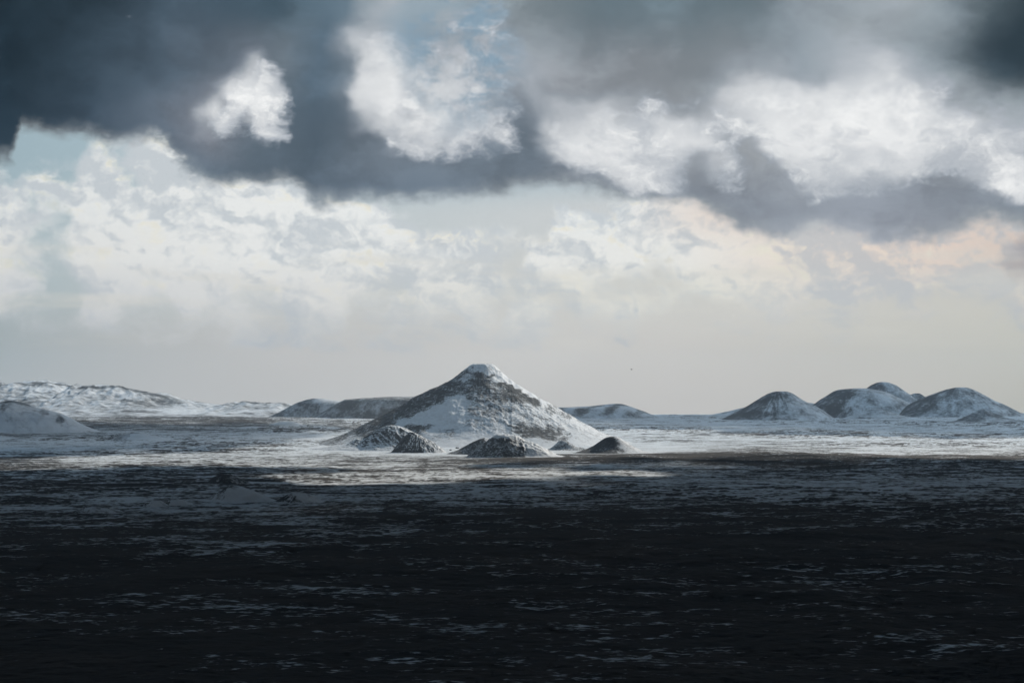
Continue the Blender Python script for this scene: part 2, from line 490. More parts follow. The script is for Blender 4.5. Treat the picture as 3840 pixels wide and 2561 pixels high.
def tag(o, label=None, cat=None, kind=None, group=None):
    if label:
        o['label'] = label
    if cat:
        o['category'] = cat
    if kind:
        o['kind'] = kind
    if group:
        o['group'] = group
    return o


# ---------------------------------------------------------------- materials
def terrain_mat(name, big, fine, rock_a, rock_b, snow=(.77, .815, .86), bump=0.6, bdist=1.5, stretch=(1, 1, 1), lo=.44, hi=.56, finew=.45, rough_snow=.7, amp=2.3):
    m = bpy.data.materials.new(name)
    m.use_nodes = True
    t = m.node_tree
    t.nodes.clear()
    b = NB(t)
    out = t.nodes.new('ShaderNodeOutputMaterial')
    pr = t.nodes.new('ShaderNodeBsdfPrincipled')
    t.links.new(pr.outputs[0], out.inputs[0])
    geo = t.nodes.new('ShaderNodeNewGeometry')
    p = b.vmath('MULTIPLY', geo.outputs['Position'], stretch)
    at = t.nodes.new('ShaderNodeAttribute')
    at.attribute_name = 'snow'
    cov = at.outputs['Fac']
    n1 = b.noise(p, 1.0 / big, 8, .62, dist=.25)
    n2 = b.noise(p, 1.0 / fine, 5, .6)
    n = b.math('ADD', b.math('MULTIPLY', n1, 1 - finew), b.math('MULTIPLY', n2, finew))
    nn = b.math('ADD', .5, b.math('MULTIPLY', b.math('SUBTRACT', n, .5), amp))
    tt = b.math('ADD', nn, b.math('MULTIPLY', b.math('SUBTRACT', cov, .5), .85))
    mask = b.ss(tt, lo, hi)
    rk = b.mix(b.ss(b.noise(p, 0.6 / big, 5, .6), .4, .62), rock_a, rock_b)
    rk = b.vmath('SCALE', rk, scale=b.ss(b.noise(p, 2.2 / fine, 4, .6), .25, .75, .6, 1.45, kind='LINEAR'))
    sn = b.mix(b.ss(b.noise(p, 1.4 / big, 6, .6), .35, .7), snow, tuple(v * .86 for v in snow))
    t.links.new(b.mix(mask, rk, sn), pr.inputs['Base Color'])
    b.put(pr.inputs['Roughness'], b.ss(mask, 0, 1, .95, rough_snow))
    pr.inputs['Specular IOR Level'].default_value = .25
    bp = t.nodes.new('ShaderNodeBump')
    bp.inputs['Strength'].default_value = bump
    bp.inputs['Distance'].default_value = bdist
    hgt = b.math('ADD', b.math('MULTIPLY', n, b.ss(mask, 0, 1, 1.0, .45)), b.math('MULTIPLY', mask, .15))
    b.put(bp.inputs['Height'], hgt)
    t.links.new(bp.outputs[0], pr.inputs['Normal'])
    return m


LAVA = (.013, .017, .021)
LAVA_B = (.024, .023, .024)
SCREE = (.062, .073, .083)
SCREE_B = (.082, .092, .100)
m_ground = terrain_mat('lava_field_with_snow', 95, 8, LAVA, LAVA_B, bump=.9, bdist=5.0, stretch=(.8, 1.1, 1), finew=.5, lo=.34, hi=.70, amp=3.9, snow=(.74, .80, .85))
m_cone = terrain_mat('cinder_slope_with_snow', 26, 6, SCREE, SCREE_B, bump=.45, bdist=2.0, finew=.5, lo=.32, hi=.72, amp=1.8)
m_hill = terrain_mat('gravel_hill_with_snow', 90, 18, SCREE, SCREE_B, bump=.5, bdist=4.0, finew=.32, lo=.16, hi=.90)
m_range = terrain_mat('ridge_with_snow', 420, 60, SCREE, SCREE_B, bump=.5, bdist=10.0, finew=.45, lo=.26, hi=.80)

# ---------------------------------------------------------------- the plain
GC = [  # snow cover control points: photograph column, row, cover
    (0, 1640, .75), (300, 1650, .85), (600, 1655, .85), (900, 1650, .85), (60, 1625, .4), (250, 1605, .36), (500, 1590, .45), (850, 1600, .42), (900, 1620, .5), (300, 1630, .5), (1000, 1630, .72), (1150, 1600, .75), (1230, 1570, .6),
    (350, 1560, .5), (700, 1560, .5), (1000, 1565, .45), (500, 1575, .35), (900, 1580, .28), (1300, 1560, .8), (1500, 1560, .8),
    (600, 1680, .78), (0, 1680, .75), (1200, 1650, .85), (1200, 1690, .75), (60, 1725, .2), (140, 1730, .25), (300, 1720, .7), (700, 1715, .66), (1100, 1720, .62), (0, 1760, .4), (350, 1750, .75),
    (1500, 1720, .55), (1250, 1745, .5), (1700, 1735, .35), (2000, 1725, .15), (2300, 1715, .12), (2700, 1720, .12), (3100, 1735, .18), (2900, 1745, .25), (3400, 1740, .5), (3300, 1700, .75),
    (1400, 1790, .5), (1700, 1775, .55), (2000, 1760, .6), (2300, 1755, .68), (2600, 1762, .5), (2800, 1765, .35), (1900, 1800, .4), (2400, 1790, .4),
    (2350, 1610, .9), (2350, 1660, .8), (2500, 1690, .4), (2700, 1600, .85), (2800, 1650, .75), (2900, 1690, .5), (3200, 1640, .78), (3500, 1650, .78), (3500, 1700, .6), (3840, 1650, .8), (3840, 1700, .62), (3700, 1740, .5), (2500, 1570, .85), (3000, 1575, .85), (3600, 1590, .85), (3840, 1560, .9), (2350, 1690, .8), (2600, 1710, .2),
    (500, 1790, .28), (0, 1800, .2), (200, 1850, .25), (900, 1790, .4), (1200, 1800, .45), (700, 1830, .3), (400, 1880, .4), (1200, 1850, .35), (700, 1900, .42), (1000, 1895, .4), (300, 1920, .3), (1300, 1890, .35),
    (1600, 1830, .5), (2000, 1830, .5), (2400, 1830, .45), (1800, 1870, .4), (2200, 1880, .25), (2800, 1830, .45), (3200, 1800, .52), (3600, 1790, .55), (3200, 1870, .36), (3700, 1870, .36), (2700, 1890, .15), (3000, 1930, .08), (2300, 1930, .04), (1900, 1920, .06), (1500, 1925, .18), (1450, 1960, .45), (1300, 1980, .4), (1700, 1960, .05), (2400, 1990, .03), (2700, 2000, .04), (3200, 2000, .03), (3700, 2000, .02),
    (100, 1980, .15), (500, 1970, .2), (900, 1990, .22), (300, 2060, .12), (700, 2060, .42), (1000, 2060, .45), (1250, 2065, .25), (600, 2040, .5), (0, 2100, .2), (1500, 2080, .12), (1800, 2060, .22), (2000, 2030, .08), (1900, 2100, .2), (2200, 2080, .08), (2300, 2150, .12), (2500, 2100, .1), (2800, 2120, .1), (3000, 2140, .4), (2950, 2100, .08), (3300, 2160, .1), (3500, 2155, .32), (3800, 2150, .05), (1200, 2130, .1), (800, 2140, .15),
    (300, 2270, .1), (650, 2270, .33), (1050, 2275, .38), (300, 2290, .25), (0, 2200, .08), (1350, 2215, .38), (1600, 2220, .15), (2000, 2250, .12), (1700, 2280, .15), (2400, 2255, .32), (2300, 2320, .15), (2700, 2260, .18), (3200, 2280, .2), (3600, 2300, .05), (3000, 2350, .15), (1500, 2390, .3), (900, 2400, .12), (1200, 2460, .3), (1400, 2470, .38), (1700, 2500, .4), (1900, 2400, .3), (2200, 2450, .4), (2400, 2480, .3), (2850, 2440, .42), (3100, 2450, .3), (3400, 2450, .2), (3700, 2500, .03), (0, 2500, .02), (500, 2500, .05), (200, 2350, .05), (2000, 2550, .35), (2800, 2550, .3), (1000, 2550, .12), (3840, 2200, .03),
    (2700, 2780, .25), (800, 2780, .25),
]


def build_ground():
    inner = np.radians(np.linspace(-17.5, 17.5, 1180))
    left = np.radians(-17.5 - np.geomspace(.06, 162.5, 46))[::-1]
    right = np.radians(17.5 + np.geomspace(.06, 162.5, 46))
    a = np.concatenate([left, inner, right])
    rr = [20, 120, 240, 360, 480, 600, 700, 780, 850, 910, 960, 1000]
    vp = np.concatenate([np.arange(300, 72, -.46), np.arange(72, 22, -.13)])      # even steps of depression angle, finer far off
    r2 = F * CAM_H / vp
    rr = np.concatenate([rr, r2[r2 > 1010], np.geomspace(r2[-1] * 1.02, 70000, 70)])
    A, R = np.meshgrid(a, rr)
    X = R * np.sin(A)
    Y = R * np.cos(A)
    Z = ground_h(X, Y)
    U, V = to_px(X, Y)
    Uc = np.clip(U, -300, 4140)
    cov = idw(Uc, V, GC, 300, 42, 3.2)
    cov = np.where(Y < 0, .25, cov)
    # the wind strips the steep near faces of the lava humps
    dzy = (ground_h(X, Y + 7.0) - Z) / 7.0
    cov = cov + .10 * sstep(1592, 1625, V) * sstep(1720, 1690, V) * (U < 1350) - .03 * sstep(1750, 1790, V)
    cov = cov - .12 * sstep(1930, 2050, V) - .15 * sstep(2200, 2450, V) - .80 * sstep(.03, .14, dzy) - .42 * sstep(.12, .5, fbm(X, Y, 110, 5, .62, 61)) - .48 * sstep(-.05, .40, fbm(X, Y, 34, 4, .62, 62)) * sstep(7600, 5600, R) + .09 * sstep(7600, 5600, R) - rough_h(X, Y) * .012
    # streaky drifts
    cov = cov + .42 * fbm(X * .5, Y, 420, 5, .64, 60) + .10 * sstep(1700, 1780, V) + .10 * sstep(1760, 1800, V) * sstep(1960, 1890, V)
    ap = 1 - flat_zone(X, Y)
    cov = cov * (1 - ap) + ap * np.maximum(cov, .86 + .2 * fbm(X, Y, 200, 3, .5, 64))
    # bare lava in front of the foothills on the right
    cov = np.where((U > 2010) & (V > 1700) & (V < 1722), np.minimum(cov, .2), cov)
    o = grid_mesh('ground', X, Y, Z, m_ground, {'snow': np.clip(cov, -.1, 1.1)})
    tag(o, 'dark lava plain streaked with wind-blown snow, reaching to the horizon', 'ground', 'structure')


build_ground()


# ---------------------------------------------------------------- hills
def level_hill(name, label, cat, sil, d, kdepth=1.0, n=260, mat=None, noise_amp=.04, seed=1, cover=None, cpar=.8, ridged=.0, gully=0.0, pad=1.25, base=None, dshift=0.0, cpts=None, crag=0.0, csc=(300, 60), foot=0.0, gwl=26, gr=False, micro=0.0):
    """a hill whose slices are ellipses between the left and the right end of its outline.
    sil: outline as (photograph column, row) points measured for the distance d."""
    P = sorted(sil)
    hx = np.array([pxx(X, d) for X, Y in P])
    hz = np.array([pxz(Y, d) for X, Y in P])
    i = int(np.argmax(hz))
    z0 = float(base_h(np.array([hx.mean()]), np.array([d]))[0]) - 3.0
    zl, xl = hz[:i + 1], hx[:i + 1]
    zr, xr = hz[i:][::-1], hx[i:][::-1]
    zl = np.maximum.accumulate(zl)
    zr = np.maximum.accumulate(zr)
    top = hz[i]
    # continue the flanks down to the plain
    def ext(z, x):
        if z[0] > z0:
            sl = (x[1] - x[0]) / max(z[1] - z[0], 1.0)
            z = np.concatenate([[z0], z])
            sg = np.sign(x[0] - hx[i])
            x = np.concatenate([[x[0] - sl * (z[1] - z0) * 1.15 + sg * foot * (hx[-1] - hx[0])], x])
        return z + np.arange(len(z)) * 1e-4, x
    zl, xl = ext(zl, xl)
    zr, xr = ext(zr, xr)
    L = 56
    lev = z0 + (top - z0) * (np.linspace(0, 1, L) ** .9)
    XL = np.interp(lev, zl, xl)
    XR = np.interp(lev, zr, xr)
    XM, AA = (XL + XR) / 2, np.maximum((XR - XL) / 2, .5)
    # keep nested
    BB = AA * kdepth
    cx, ax = XM[0], AA[0]
    gx = cx + ax * pad * np.linspace(-1, 1, n)
    gy = d + BB[0] * pad * np.linspace(-1, 1, max(80, int(n * min(1.0, kdepth) * .8)))
    GX, GY = np.meshgrid(gx, gy)
    hh = top - z0
    wx = GX + fbm(GX, GY, ax * .5, 4, .5, seed + 3) * hh * noise_amp * 2.2
    wy = GY + fbm(GX, GY, ax * .5, 4, .5, seed + 9) * hh * noise_amp * 3.0
    Z = np.full(GX.shape, z0)
    prevF = ((wx - XM[0]) / AA[0]) ** 2 + ((wy - d) / BB[0]) ** 2
    out = prevF >= 1
    # outside the foot keep falling gently under the plain
    Z = np.where(out, z0 - (np.sqrt(prevF) - 1) * ax * .22, z0)
    for j in range(1, L):
        Fj = ((wx - XM[j]) / AA[j]) ** 2 + ((wy - d) / BB[j]) ** 2
        f0, f1 = np.sqrt(prevF), np.sqrt(Fj)
        t = np.clip((1 - f0) / np.where(np.abs(f1 - f0) < 1e-6, 1e-6, f1 - f0), 0, 1)
        cand = lev[j - 1] + (lev[j] - lev[j - 1]) * np.where(f1 <= 1, 1.0, t)
        Z = np.where(f0 <= 1, np.maximum(Z, cand), Z)
        prevF = Fj
    rel = np.clip((Z - z0) / hh, 0, 1)
    rp = rel * (1 - rel) * 4
    ang = np.arctan2(GY - d, GX - cx)
    rad = np.hypot(GX - cx, GY - d)
    Z = Z + rp * hh * noise_amp * fbm(GX, GY, ax * .35, 5, .55, seed + 15)
    if ridged:
        Z = Z + np.sqrt(rp) * hh * ridged * (fbm(GX, GY, ax * .3, 5, .55, seed + 25, True) - .15)
    if gully:
        g = fbm(ang * 300 + seed * 50, rad * .22 * (gwl / 26) ** .5, gwl, 4, .55, seed + 35, gr)
        g = (g - (.32 if gr else 0)) * (1 + .8 * fbm(GX, GY, ax * .6, 2, .5, seed + 38))
        Z = Z + rp * hh * gully * .35 * g
    if crag:
        q = fbm(GX, GY, ax * .12, 5, .6, seed + 45, True)
        Z = Z + sstep(.02, .3, rel) * (hh * crag) * q
    if micro:
        Z = Z + micro * sstep(.03, .2, rel) * fbm(GX, GY, 20, 3, .6, seed + 55, True)
    c = np.full(GX.shape, float(cpar))
    if cpts is not None:
        # cover given in the hill's own front elevation: outline columns against height
        ex = (GX / d * F + 512) * K
        ez = (EYE - (Z - CAM_H) / d * F) * K
        c = idw(ex, ez, cpts, csc[0], csc[1], 4.0)
    # steep places shed their snow
    gzx = np.gradient(Z, axis=1) / (gx[1] - gx[0])
    gzy = np.gradient(Z, axis=0) / (gy[1] - gy[0])
    slope = np.hypot(gzx, gzy)
    if cover is not None:
        c = cover(GX, GY, Z, rel, gzx, gzy, c, ang, rad, seed)
    o = grid_mesh(name, GX, GY, Z, mat or m_hill, {'snow': np.clip(c, -.3, 1.2)})
    tag(o, label, cat, 'structure')
    return o


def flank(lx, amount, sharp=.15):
    """bare scree on the windward (left) side, snow on the rest; paints in shade on one hill"""
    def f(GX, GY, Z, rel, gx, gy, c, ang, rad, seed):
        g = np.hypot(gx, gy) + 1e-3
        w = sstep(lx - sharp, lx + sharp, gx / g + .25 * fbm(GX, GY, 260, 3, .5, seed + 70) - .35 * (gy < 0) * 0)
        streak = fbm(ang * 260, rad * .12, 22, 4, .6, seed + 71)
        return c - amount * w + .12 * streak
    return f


# -- the big cone
S1 = lambda a, b_: (1200 + a / 1.808, 1300 + b_ / 1.808)          # coordinates read off an enlargement
S3 = lambda a, b_: (2500 + a / 1.754, 1350 + b_ / 1.754)
S2 = lambda a, b_: (a / 1.959, 1350 + b_ / 1.959)
S4 = lambda a, b_: (a / 1.808, 1650 + b_ / 1.808)
cone_sil = [S1(*p) for p in [(60, 622), (130, 603), (200, 580), (290, 545), (380, 505), (500, 440), (640, 348), (740, 298), (800, 270), (860, 240), (905, 213), (945, 178), (985, 148), (1010, 130), (1040, 120), (1100, 114), (1150, 116), (1180, 130), (1210, 153), (1250, 190), (1300, 230), (1350, 262), (1400, 292), (1500, 358), (1600, 415), (1750, 503), (1880, 567), (1980, 605), (2040, 625)]]
cone_c = [S1(a, b_) + (v,) for a, b_, v in [
    (200, 590, .35), (300, 560, .3), (400, 510, .22), (500, 450, .22), (600, 400, .22), (700, 350, .25), (800, 300, .25), (880, 250, .25), (500, 510, .25), (620, 450, .25), (720, 400, .28), (820, 350, .28), (900, 300, .3), (960, 250, .35), (940, 200, .35), (350, 580, .4), (250, 610, .6), (420, 560, .35),
    (1000, 170, .4), (1040, 135, .68), (1100, 125, .75), (1150, 140, .7), (1020, 200, .62), (1060, 160, .62), (980, 225, .6), (1120, 160, .66),
    (1080, 195, .2), (1060, 230, .28), (1130, 215, .25), (1170, 190, .3), (1000, 270, .35), (1080, 290, .36), (1150, 270, .36), (1200, 300, .42), (1040, 340, .42), (1120, 360, .45), (1040, 420, .45), (1120, 440, .52), (1200, 400, .5), (1040, 500, .58), (1100, 520, .62),
    (1160, 180, .9), (1200, 210, .95), (1240, 228, .95), (1290, 235, .9), (1340, 265, .95), (1390, 300, .95), (1440, 330, .9), (1500, 370, .85),
    (1240, 250, .2), (1290, 270, .18), (1340, 300, .15), (1380, 330, .15), (1430, 350, .15), (1470, 372, .15), (1340, 340, .2), (1260, 310, .3),
    (1300, 400, .55), (1400, 400, .7), (1500, 430, .75), (1600, 480, .78), (1700, 520, .75), (1550, 420, .5), (1650, 460, .5), (1400, 470, .62), (1300, 480, .6), (1250, 560, .7), (1500, 500, .6), (1800, 570, .72), (1900, 590, .65), (1950, 610, .6), (1750, 600, .8),
    (1360, 550, .3), (1420, 575, .25), (1500, 570, .22), (1560, 590, .32), (1620, 600, .5), (1450, 620, .8), (1300, 600, .85), (1350, 640, .8), (1560, 650, .9), (1200, 620, .9), (1100, 620, .88),
    (900, 380, .95), (960, 360, 1.0), (980, 420, 1.), (880, 440, 1.05), (800, 430, .95), (800, 480, 1.1), (700, 480, 1.), (700, 510, 1.), (600, 510, .9), (900, 520, 1.1), (980, 480, .95), (970, 560, .9), (850, 600, 1.), (950, 640, 1.), (800, 560, 1.),
    (640, 530, .35), (700, 530, .2), (745, 535, .35), (800, 590, .6), (850, 598, .4), (910, 556, .45), (880, 660, .95), (1000, 660, .9), (1700, 640, .85), (1850, 640, .8)]]


def cone_cover(GX, GY, Z, rel, gx, gy, c, ang, rad, seed):
    n1 = fbm(GX, GY + Z, 70, 5, .62, 90)
    st = fbm(ang * 340, rad * .05, 14, 4, .6, 92)
    right = sstep(.1, .8, -gx)
    left = sstep(.15, .4, gx)
    rk = fbm(GX, GY + Z, 22, 4, .62, 94, True)
    rocky = sstep(.92, .7, c)
    return c + .10 * n1 - .24 * rocky * sstep(.0, .6, rk) + .20 * rocky + .16 * st * (right * .7 + left * .9)


level_hill('mountain', 'tall pointed cinder cone standing alone in the middle, dark left flank and snowy right flank', 'mountain',
           cone_sil, 7500, 1.0, 640, m_cone, .035, 3, cone_cover, cpts=cone_c, csc=(40, 22), ridged=.010, gully=.014, crag=.020, pad=1.12, micro=1.5)


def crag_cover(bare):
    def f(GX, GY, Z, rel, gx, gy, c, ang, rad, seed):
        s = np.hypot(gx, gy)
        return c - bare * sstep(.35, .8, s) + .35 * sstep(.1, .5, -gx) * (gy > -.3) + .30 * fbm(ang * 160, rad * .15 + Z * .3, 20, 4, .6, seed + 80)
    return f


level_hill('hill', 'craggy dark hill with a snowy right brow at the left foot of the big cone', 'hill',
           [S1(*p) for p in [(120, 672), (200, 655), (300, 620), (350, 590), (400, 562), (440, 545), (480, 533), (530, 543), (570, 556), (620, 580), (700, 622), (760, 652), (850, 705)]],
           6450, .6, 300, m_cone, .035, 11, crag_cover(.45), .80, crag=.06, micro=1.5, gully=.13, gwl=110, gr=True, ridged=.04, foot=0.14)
level_hill('hill', 'dark craggy spur in front of the craggy hill at the left foot of the cone', 'hill',
           [S1(*p) for p in [(480, 712), (520, 680), (570, 622), (600, 592), (622, 580), (650, 592), (700, 622), (745, 648), (790, 672), (860, 714)]],
           6120, .85, 260, m_cone, .05, 17, crag_cover(.35), .60, crag=.07, micro=1.5, gully=.15, gwl=100, gr=True, ridged=.04, foot=0.08)


def front_cover(GX, GY, Z, rel, gx, gy, c, ang, rad, seed):
    u = (GX / GY * F + 512) * K
    sn = sstep(1960, 1985, u + 20 * fbm(GX, GY, 40, 3, .5, 5))
    top = sstep(.80, .93, rel)
    side = sstep(.2, .6, -gx)
    return .42 + .5 * sn + .45 * top * (1 - sn) + .2 * side + .14 * fbm(ang * 200, Z, 14, 4, .6, 99) + .25 * sstep(.12, .0, rel)


level_hill('hill', 'flat-topped dark steep hill with a snowy right tail, nearest hill in front of the big cone', 'hill',
           [S1(*p) for p in [(1000, 742), (1040, 712), (1100, 662), (1140, 628), (1170, 612), (1195, 598), (1250, 596), (1290, 600), (1340, 608), (1365, 622), (1400, 645), (1450, 664), (1500, 684), (1560, 712), (1620, 735), (1700, 748)]],
           5620, .75, 300, m_cone, .07, 23, front_cover, .4, crag=.06, micro=1.5, gully=.10, gwl=90, gr=True, ridged=.03, foot=0.12)
level_hill('hill', 'small grey shoulder hill half hidden behind the left of the flat-topped dark hill', 'hill',
           [S1(*p) for p in [(940, 695), (990, 668), (1040, 640), (1080, 622), (1120, 612), (1200, 640), (1260, 690)]],
           5950, .8, 140, m_cone, .03, 29, flank(.1, .35), .7, gully=.03, foot=0.1)
level_hill('hill', 'very small rocky mound between the flat-topped hill and the smooth right mound', 'hill',
           [S1(*p) for p in [(1560, 690), (1590, 668), (1615, 640), (1640, 630), (1665, 640), (1700, 655), (1745, 680), (1790, 690)]],
           6500, .8, 140, m_cone, .06, 31, None, .5, crag=.04, ridged=.12, foot=0.15)
level_hill('hill', 'low smooth dark mound at the right foot of the big cone', 'hill',
           [S1(*p) for p in [(1720, 716), (1800, 692), (1850, 668), (1900, 638), (1935, 615), (1965, 606), (2015, 606), (2040, 618), (2070, 640), (2120, 670), (2180, 700), (2240, 716)]],
           6080, .8, 200, m_cone, .03, 37, flank(-.1, .42, .35), .66, gully=.02, foot=0.16)
# -- behind the cone
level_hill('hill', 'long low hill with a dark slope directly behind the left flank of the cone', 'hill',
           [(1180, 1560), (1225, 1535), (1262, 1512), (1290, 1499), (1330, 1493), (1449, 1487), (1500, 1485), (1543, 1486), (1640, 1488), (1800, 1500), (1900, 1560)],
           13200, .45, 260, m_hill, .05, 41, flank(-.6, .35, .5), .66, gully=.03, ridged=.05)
level_hill('hill', 'rounded hill with snowy face at the left end of the low hills behind the cone', 'hill',
           [(985, 1572), (1046, 1544), (1080, 1525), (1113, 1508), (1150, 1496), (1179, 1491), (1205, 1492), (1235, 1497), (1290, 1504), (1370, 1515), (1440, 1560)],
           13700, .4, 220, m_hill, .03, 43, flank(.1, .5, .4), .80, gully=.03)  # dark left side is the hill's shade, put into its snow cover
level_hill('hill', 'faint farther snowy rise peeping over the left flank of the cone', 'hill',
           [(1480, 1560), (1540, 1500), (1575, 1480), (1604, 1464), (1640, 1455), (1700, 1452), (1800, 1470), (1900, 1560)],
           14600, .5, 140, m_hill, .03, 47, None, .7)
level_hill('hill', 'low whale-backed hill with slanting snow stripes behind the right flank of the cone', 'hill',
           [(1900, 1562), (2000, 1530), (2083, 1526), (2143, 1525), (2207, 1522), (2262, 1516), (2310, 1511), (2333, 1513), (2369, 1524), (2417, 1541), (2462, 1560)],
           13000, .45, 300, m_hill, .03, 53,
           lambda GX, GY, Z, rel, gx, gy, c, ang, rad, seed: .62 - .35 * sstep(.82, .97, rel) + .55 * np.sin((GX - (GY - 13000) * .9) / 26.0 + 2 * fbm(GX, GY, 150, 3, .5, 7)) * sstep(.05, .3, rel) * .5,
           .7, gully=.01)
# -- far right group
level_hill('hill', 'faint pale slope behind the leftmost of the right-hand cones', 'hill',
           [(2600, 1566), (2620, 1561), (2700, 1547), (2774, 1530), (2860, 1512), (2950, 1505), (3045, 1509), (3100, 1530), (3200, 1560)],
           14500, .5, 120, m_hill, .02, 59, None, .6)
level_hill('hill', 'leftmost rounded cone of the right-hand group, dark left side and pale streaked face', 'hill',
           [S3(*p) for p in [(375, 380), (440, 350), (500, 318), (560, 282), (620, 243), (660, 220), (700, 206), (745, 200), (790, 203), (825, 216), (880, 252), (930, 280), (980, 302), (1030, 330), (1060, 352)]],
           12300, .9, 300, m_hill, .02, 61, flank(.25, .42, .25), .60, gully=.07, gwl=70)
level_hill('hill', 'tallest hill of the right-hand group, dark dome rising behind the others', 'hill',
           [S3(*p) for p in [(1180, 350), (1250, 240), (1310, 186), (1345, 162), (1380, 146), (1420, 138), (1460, 144), (1500, 158), (1545, 188), (1600, 225), (1680, 290), (1740, 350)]],
           14000, .7, 200, m_hill, .015, 67, flank(.2, .3, .3), .58, gully=.03)
level_hill('hill', 'tiny dark knob between the tallest right-hand dome and the rightmost hill', 'hill',
           [S3(*p) for p in [(1560, 300), (1600, 226), (1630, 216), (1665, 216), (1700, 238), (1760, 300)]],
           14300, .7, 90, m_hill, .02, 71, None, .45)
level_hill('hill', 'broad flat-crested hill in the middle of the right-hand group, bright patch near the top', 'hill',
           [S3(*p) for p in [(880, 360), (950, 300), (1000, 262), (1050, 233), (1100, 202), (1130, 191), (1190, 186), (1270, 180), (1330, 184), (1400, 198), (1460, 215), (1520, 245), (1600, 284), (1660, 320), (1720, 352)]],
           12900, .8, 320, m_hill, .03, 73, flank(.35, .42, .2), .64, gully=.08, gwl=80)
level_hill('hill', 'small pale mound at the front foot of the broad middle right-hand hill', 'hill',
           [S3(*p) for p in [(1240, 356), (1300, 338), (1340, 322), (1380, 316), (1420, 320), (1470, 338), (1530, 356)]],
           12200, .6, 100, m_hill, .02, 79, None, .6)
level_hill('hill', 'rightmost snowy hill with a mottled dark face and long right slope', 'hill',
           [S3(*p) for p in [(1560, 310), (1620, 275), (1700, 240), (1780, 212), (1840, 190), (1890, 178), (1940, 174), (1985, 179), (2020, 192), (2080, 224), (2150, 262), (2240, 305), (2330, 350)]],
           12700, .8, 300, m_hill, .03, 83, flank(.5, .35, .4), .54, gully=.08, gwl=80)
level_hill('hill', 'little dark pointed cone standing on the plain before the rightmost hill', 'hill',
           [S3(*p) for p in [(1900, 398), (1950, 378), (2000, 354), (2040, 334), (2065, 322), (2085, 322), (2110, 336), (2150, 356), (2200, 372), (2250, 385)]],
           10900, .8, 160, m_hill, .05, 89, None, .42, crag=.05, foot=0.25)
# -- left
level_hill('hill', 'smooth snowy hill cut by the left edge of the picture, nearer than the long ridge', 'hill',
           [(-520, 1640), (-380, 1585), (-200, 1530), (-60, 1512), (0, 1508), (36, 1499), (61, 1503), (102, 1513), (143, 1529), (204, 1543), (255, 1563), (306, 1590), (352, 1607), (400, 1625)],
           9500, .55, 320, m_hill, .03, 97, lambda GX, GY, Z, rel, gx, gy, c, ang, rad, seed: .92 + .22 * fbm(GX, GY, 120, 5, .65, 96) - .55 * sstep(.8, 1.0, rel + .1 * fbm(GX, GY, 80, 3, .5, 3)) - .5 * sstep(.30, .5, fbm(GX, GY * .5, 160, 4, .55, 98)),
           .95, gully=.04, crag=.012)
level_hill('hill', 'low snowy mound with a dark crest on the lava plain at left', 'hill',
           [S2(*p) for p in [(790, 588), (860, 562), (920, 541), (975, 527), (1040, 530), (1100, 546), (1180, 564), (1300, 580)]],
           8150, .7, 160, m_hill, .04, 101, lambda GX, GY, Z, rel, gx, gy, c, ang, rad, seed: .95 - .6 * sstep(.75, 1., rel) - .3 * (gx > .12), .9, foot=0.15)
level_hill('hill', 'pair-forming low snow bank, left of the snowy rise beyond the lava', 'hill',
           [S2(*p) for p in [(1700, 502), (1780, 488), (1850, 482), (1930, 486), (2000, 498), (2090, 514)]],
           10200, .7, 120, m_hill, .04, 103, None, .95)
level_hill('hill', 'rounded snowy rise beyond the lava, left of the big cone', 'hill',
           [S2(*p) for p in [(1930, 486), (2000, 464), (2060, 449), (2150, 446), (2200, 462), (2260, 486), (2330, 500)]],
           10900, .7, 120, m_hill, .04, 107, None, .9)


def ridge_range():
    sil = [(-700, 1480), (-300, 1450), (-100, 1440), (0, 1437), (31, 1441), (56, 1437), (82, 1432), (107, 1432), (143, 1427), (174, 1432), (225, 1437), (271, 1445), (286, 1437), (306, 1444), (340, 1442), (368, 1440), (439, 1444), (490, 1455), (536, 1464), (602, 1478), (664, 1494), (715, 1500), (780, 1510), (837, 1517), (868, 1507), (898, 1514), (939, 1507), (1000, 1512), (1072, 1514), (1095, 1521), (1200, 1535), (1300, 1550)]
    d = 15200.0
    gx = np.linspace(pxx(-700, d), pxx(1300, d), 700)
    gy = np.linspace(13300, 17200, 210)
    GX, GY = np.meshgrid(gx, gy)
    cz = np.interp(gx, [pxx(X, d) for X, Y in sil], [pxz(Y, d) for X, Y in sil])
    C = np.repeat(cz[None, :], len(gy), 0)
    z0 = base_h(GX, GY) - 6
    t = (GY - d)
    run = np.where(t < 0, 1750.0, 1900.0)
    w = np.abs(t) / run + .10 * fbm(GX, GY, 700, 4, .55, 120) * np.clip(np.abs(t) / run * 4, 0, 1)
    s = np.clip(1 - np.abs(w), 0, 1)
    prof = s ** 1.25
    spur = fbm(GX * 1.0, GY * .35, 520, 5, .55, 122, True)
    Z = z0 + (C - z0) * np.clip(prof, 0, 1)
    front = sstep(0, .12, np.abs(t) / run) * s
    Z = Z + front * (C - z0) * .34 * (spur - .25) + front * 14 * fbm(GX, GY, 160, 4, .6, 124, True)
    Z = np.where(s <= 0, z0 - 4, Z)
    g0 = np.gradient(Z, axis=1) / (gx[1] - gx[0])
    c = .60 + .30 * fbm(GX + GY * .4, GY, 600, 5, .6, 126) - .26 * sstep(.12, .5, fbm(GX, GY, 420, 4, .6, 127)) - .25 * sstep(.25, .7, g0)
    crest = sstep(.16, .02, np.abs(t + 130) / run) * sstep(-.2, .3, fbm(GX, GY, 520, 3, .5, 129))
    c = c - .45 * crest
    o = grid_mesh('mountain_range', GX, GY, Z, m_range, {'snow': c})
    tag(o, 'long snow-covered mountain ridge stretching along the left horizon', 'mountain ridge', 'structure')


ridge_range()
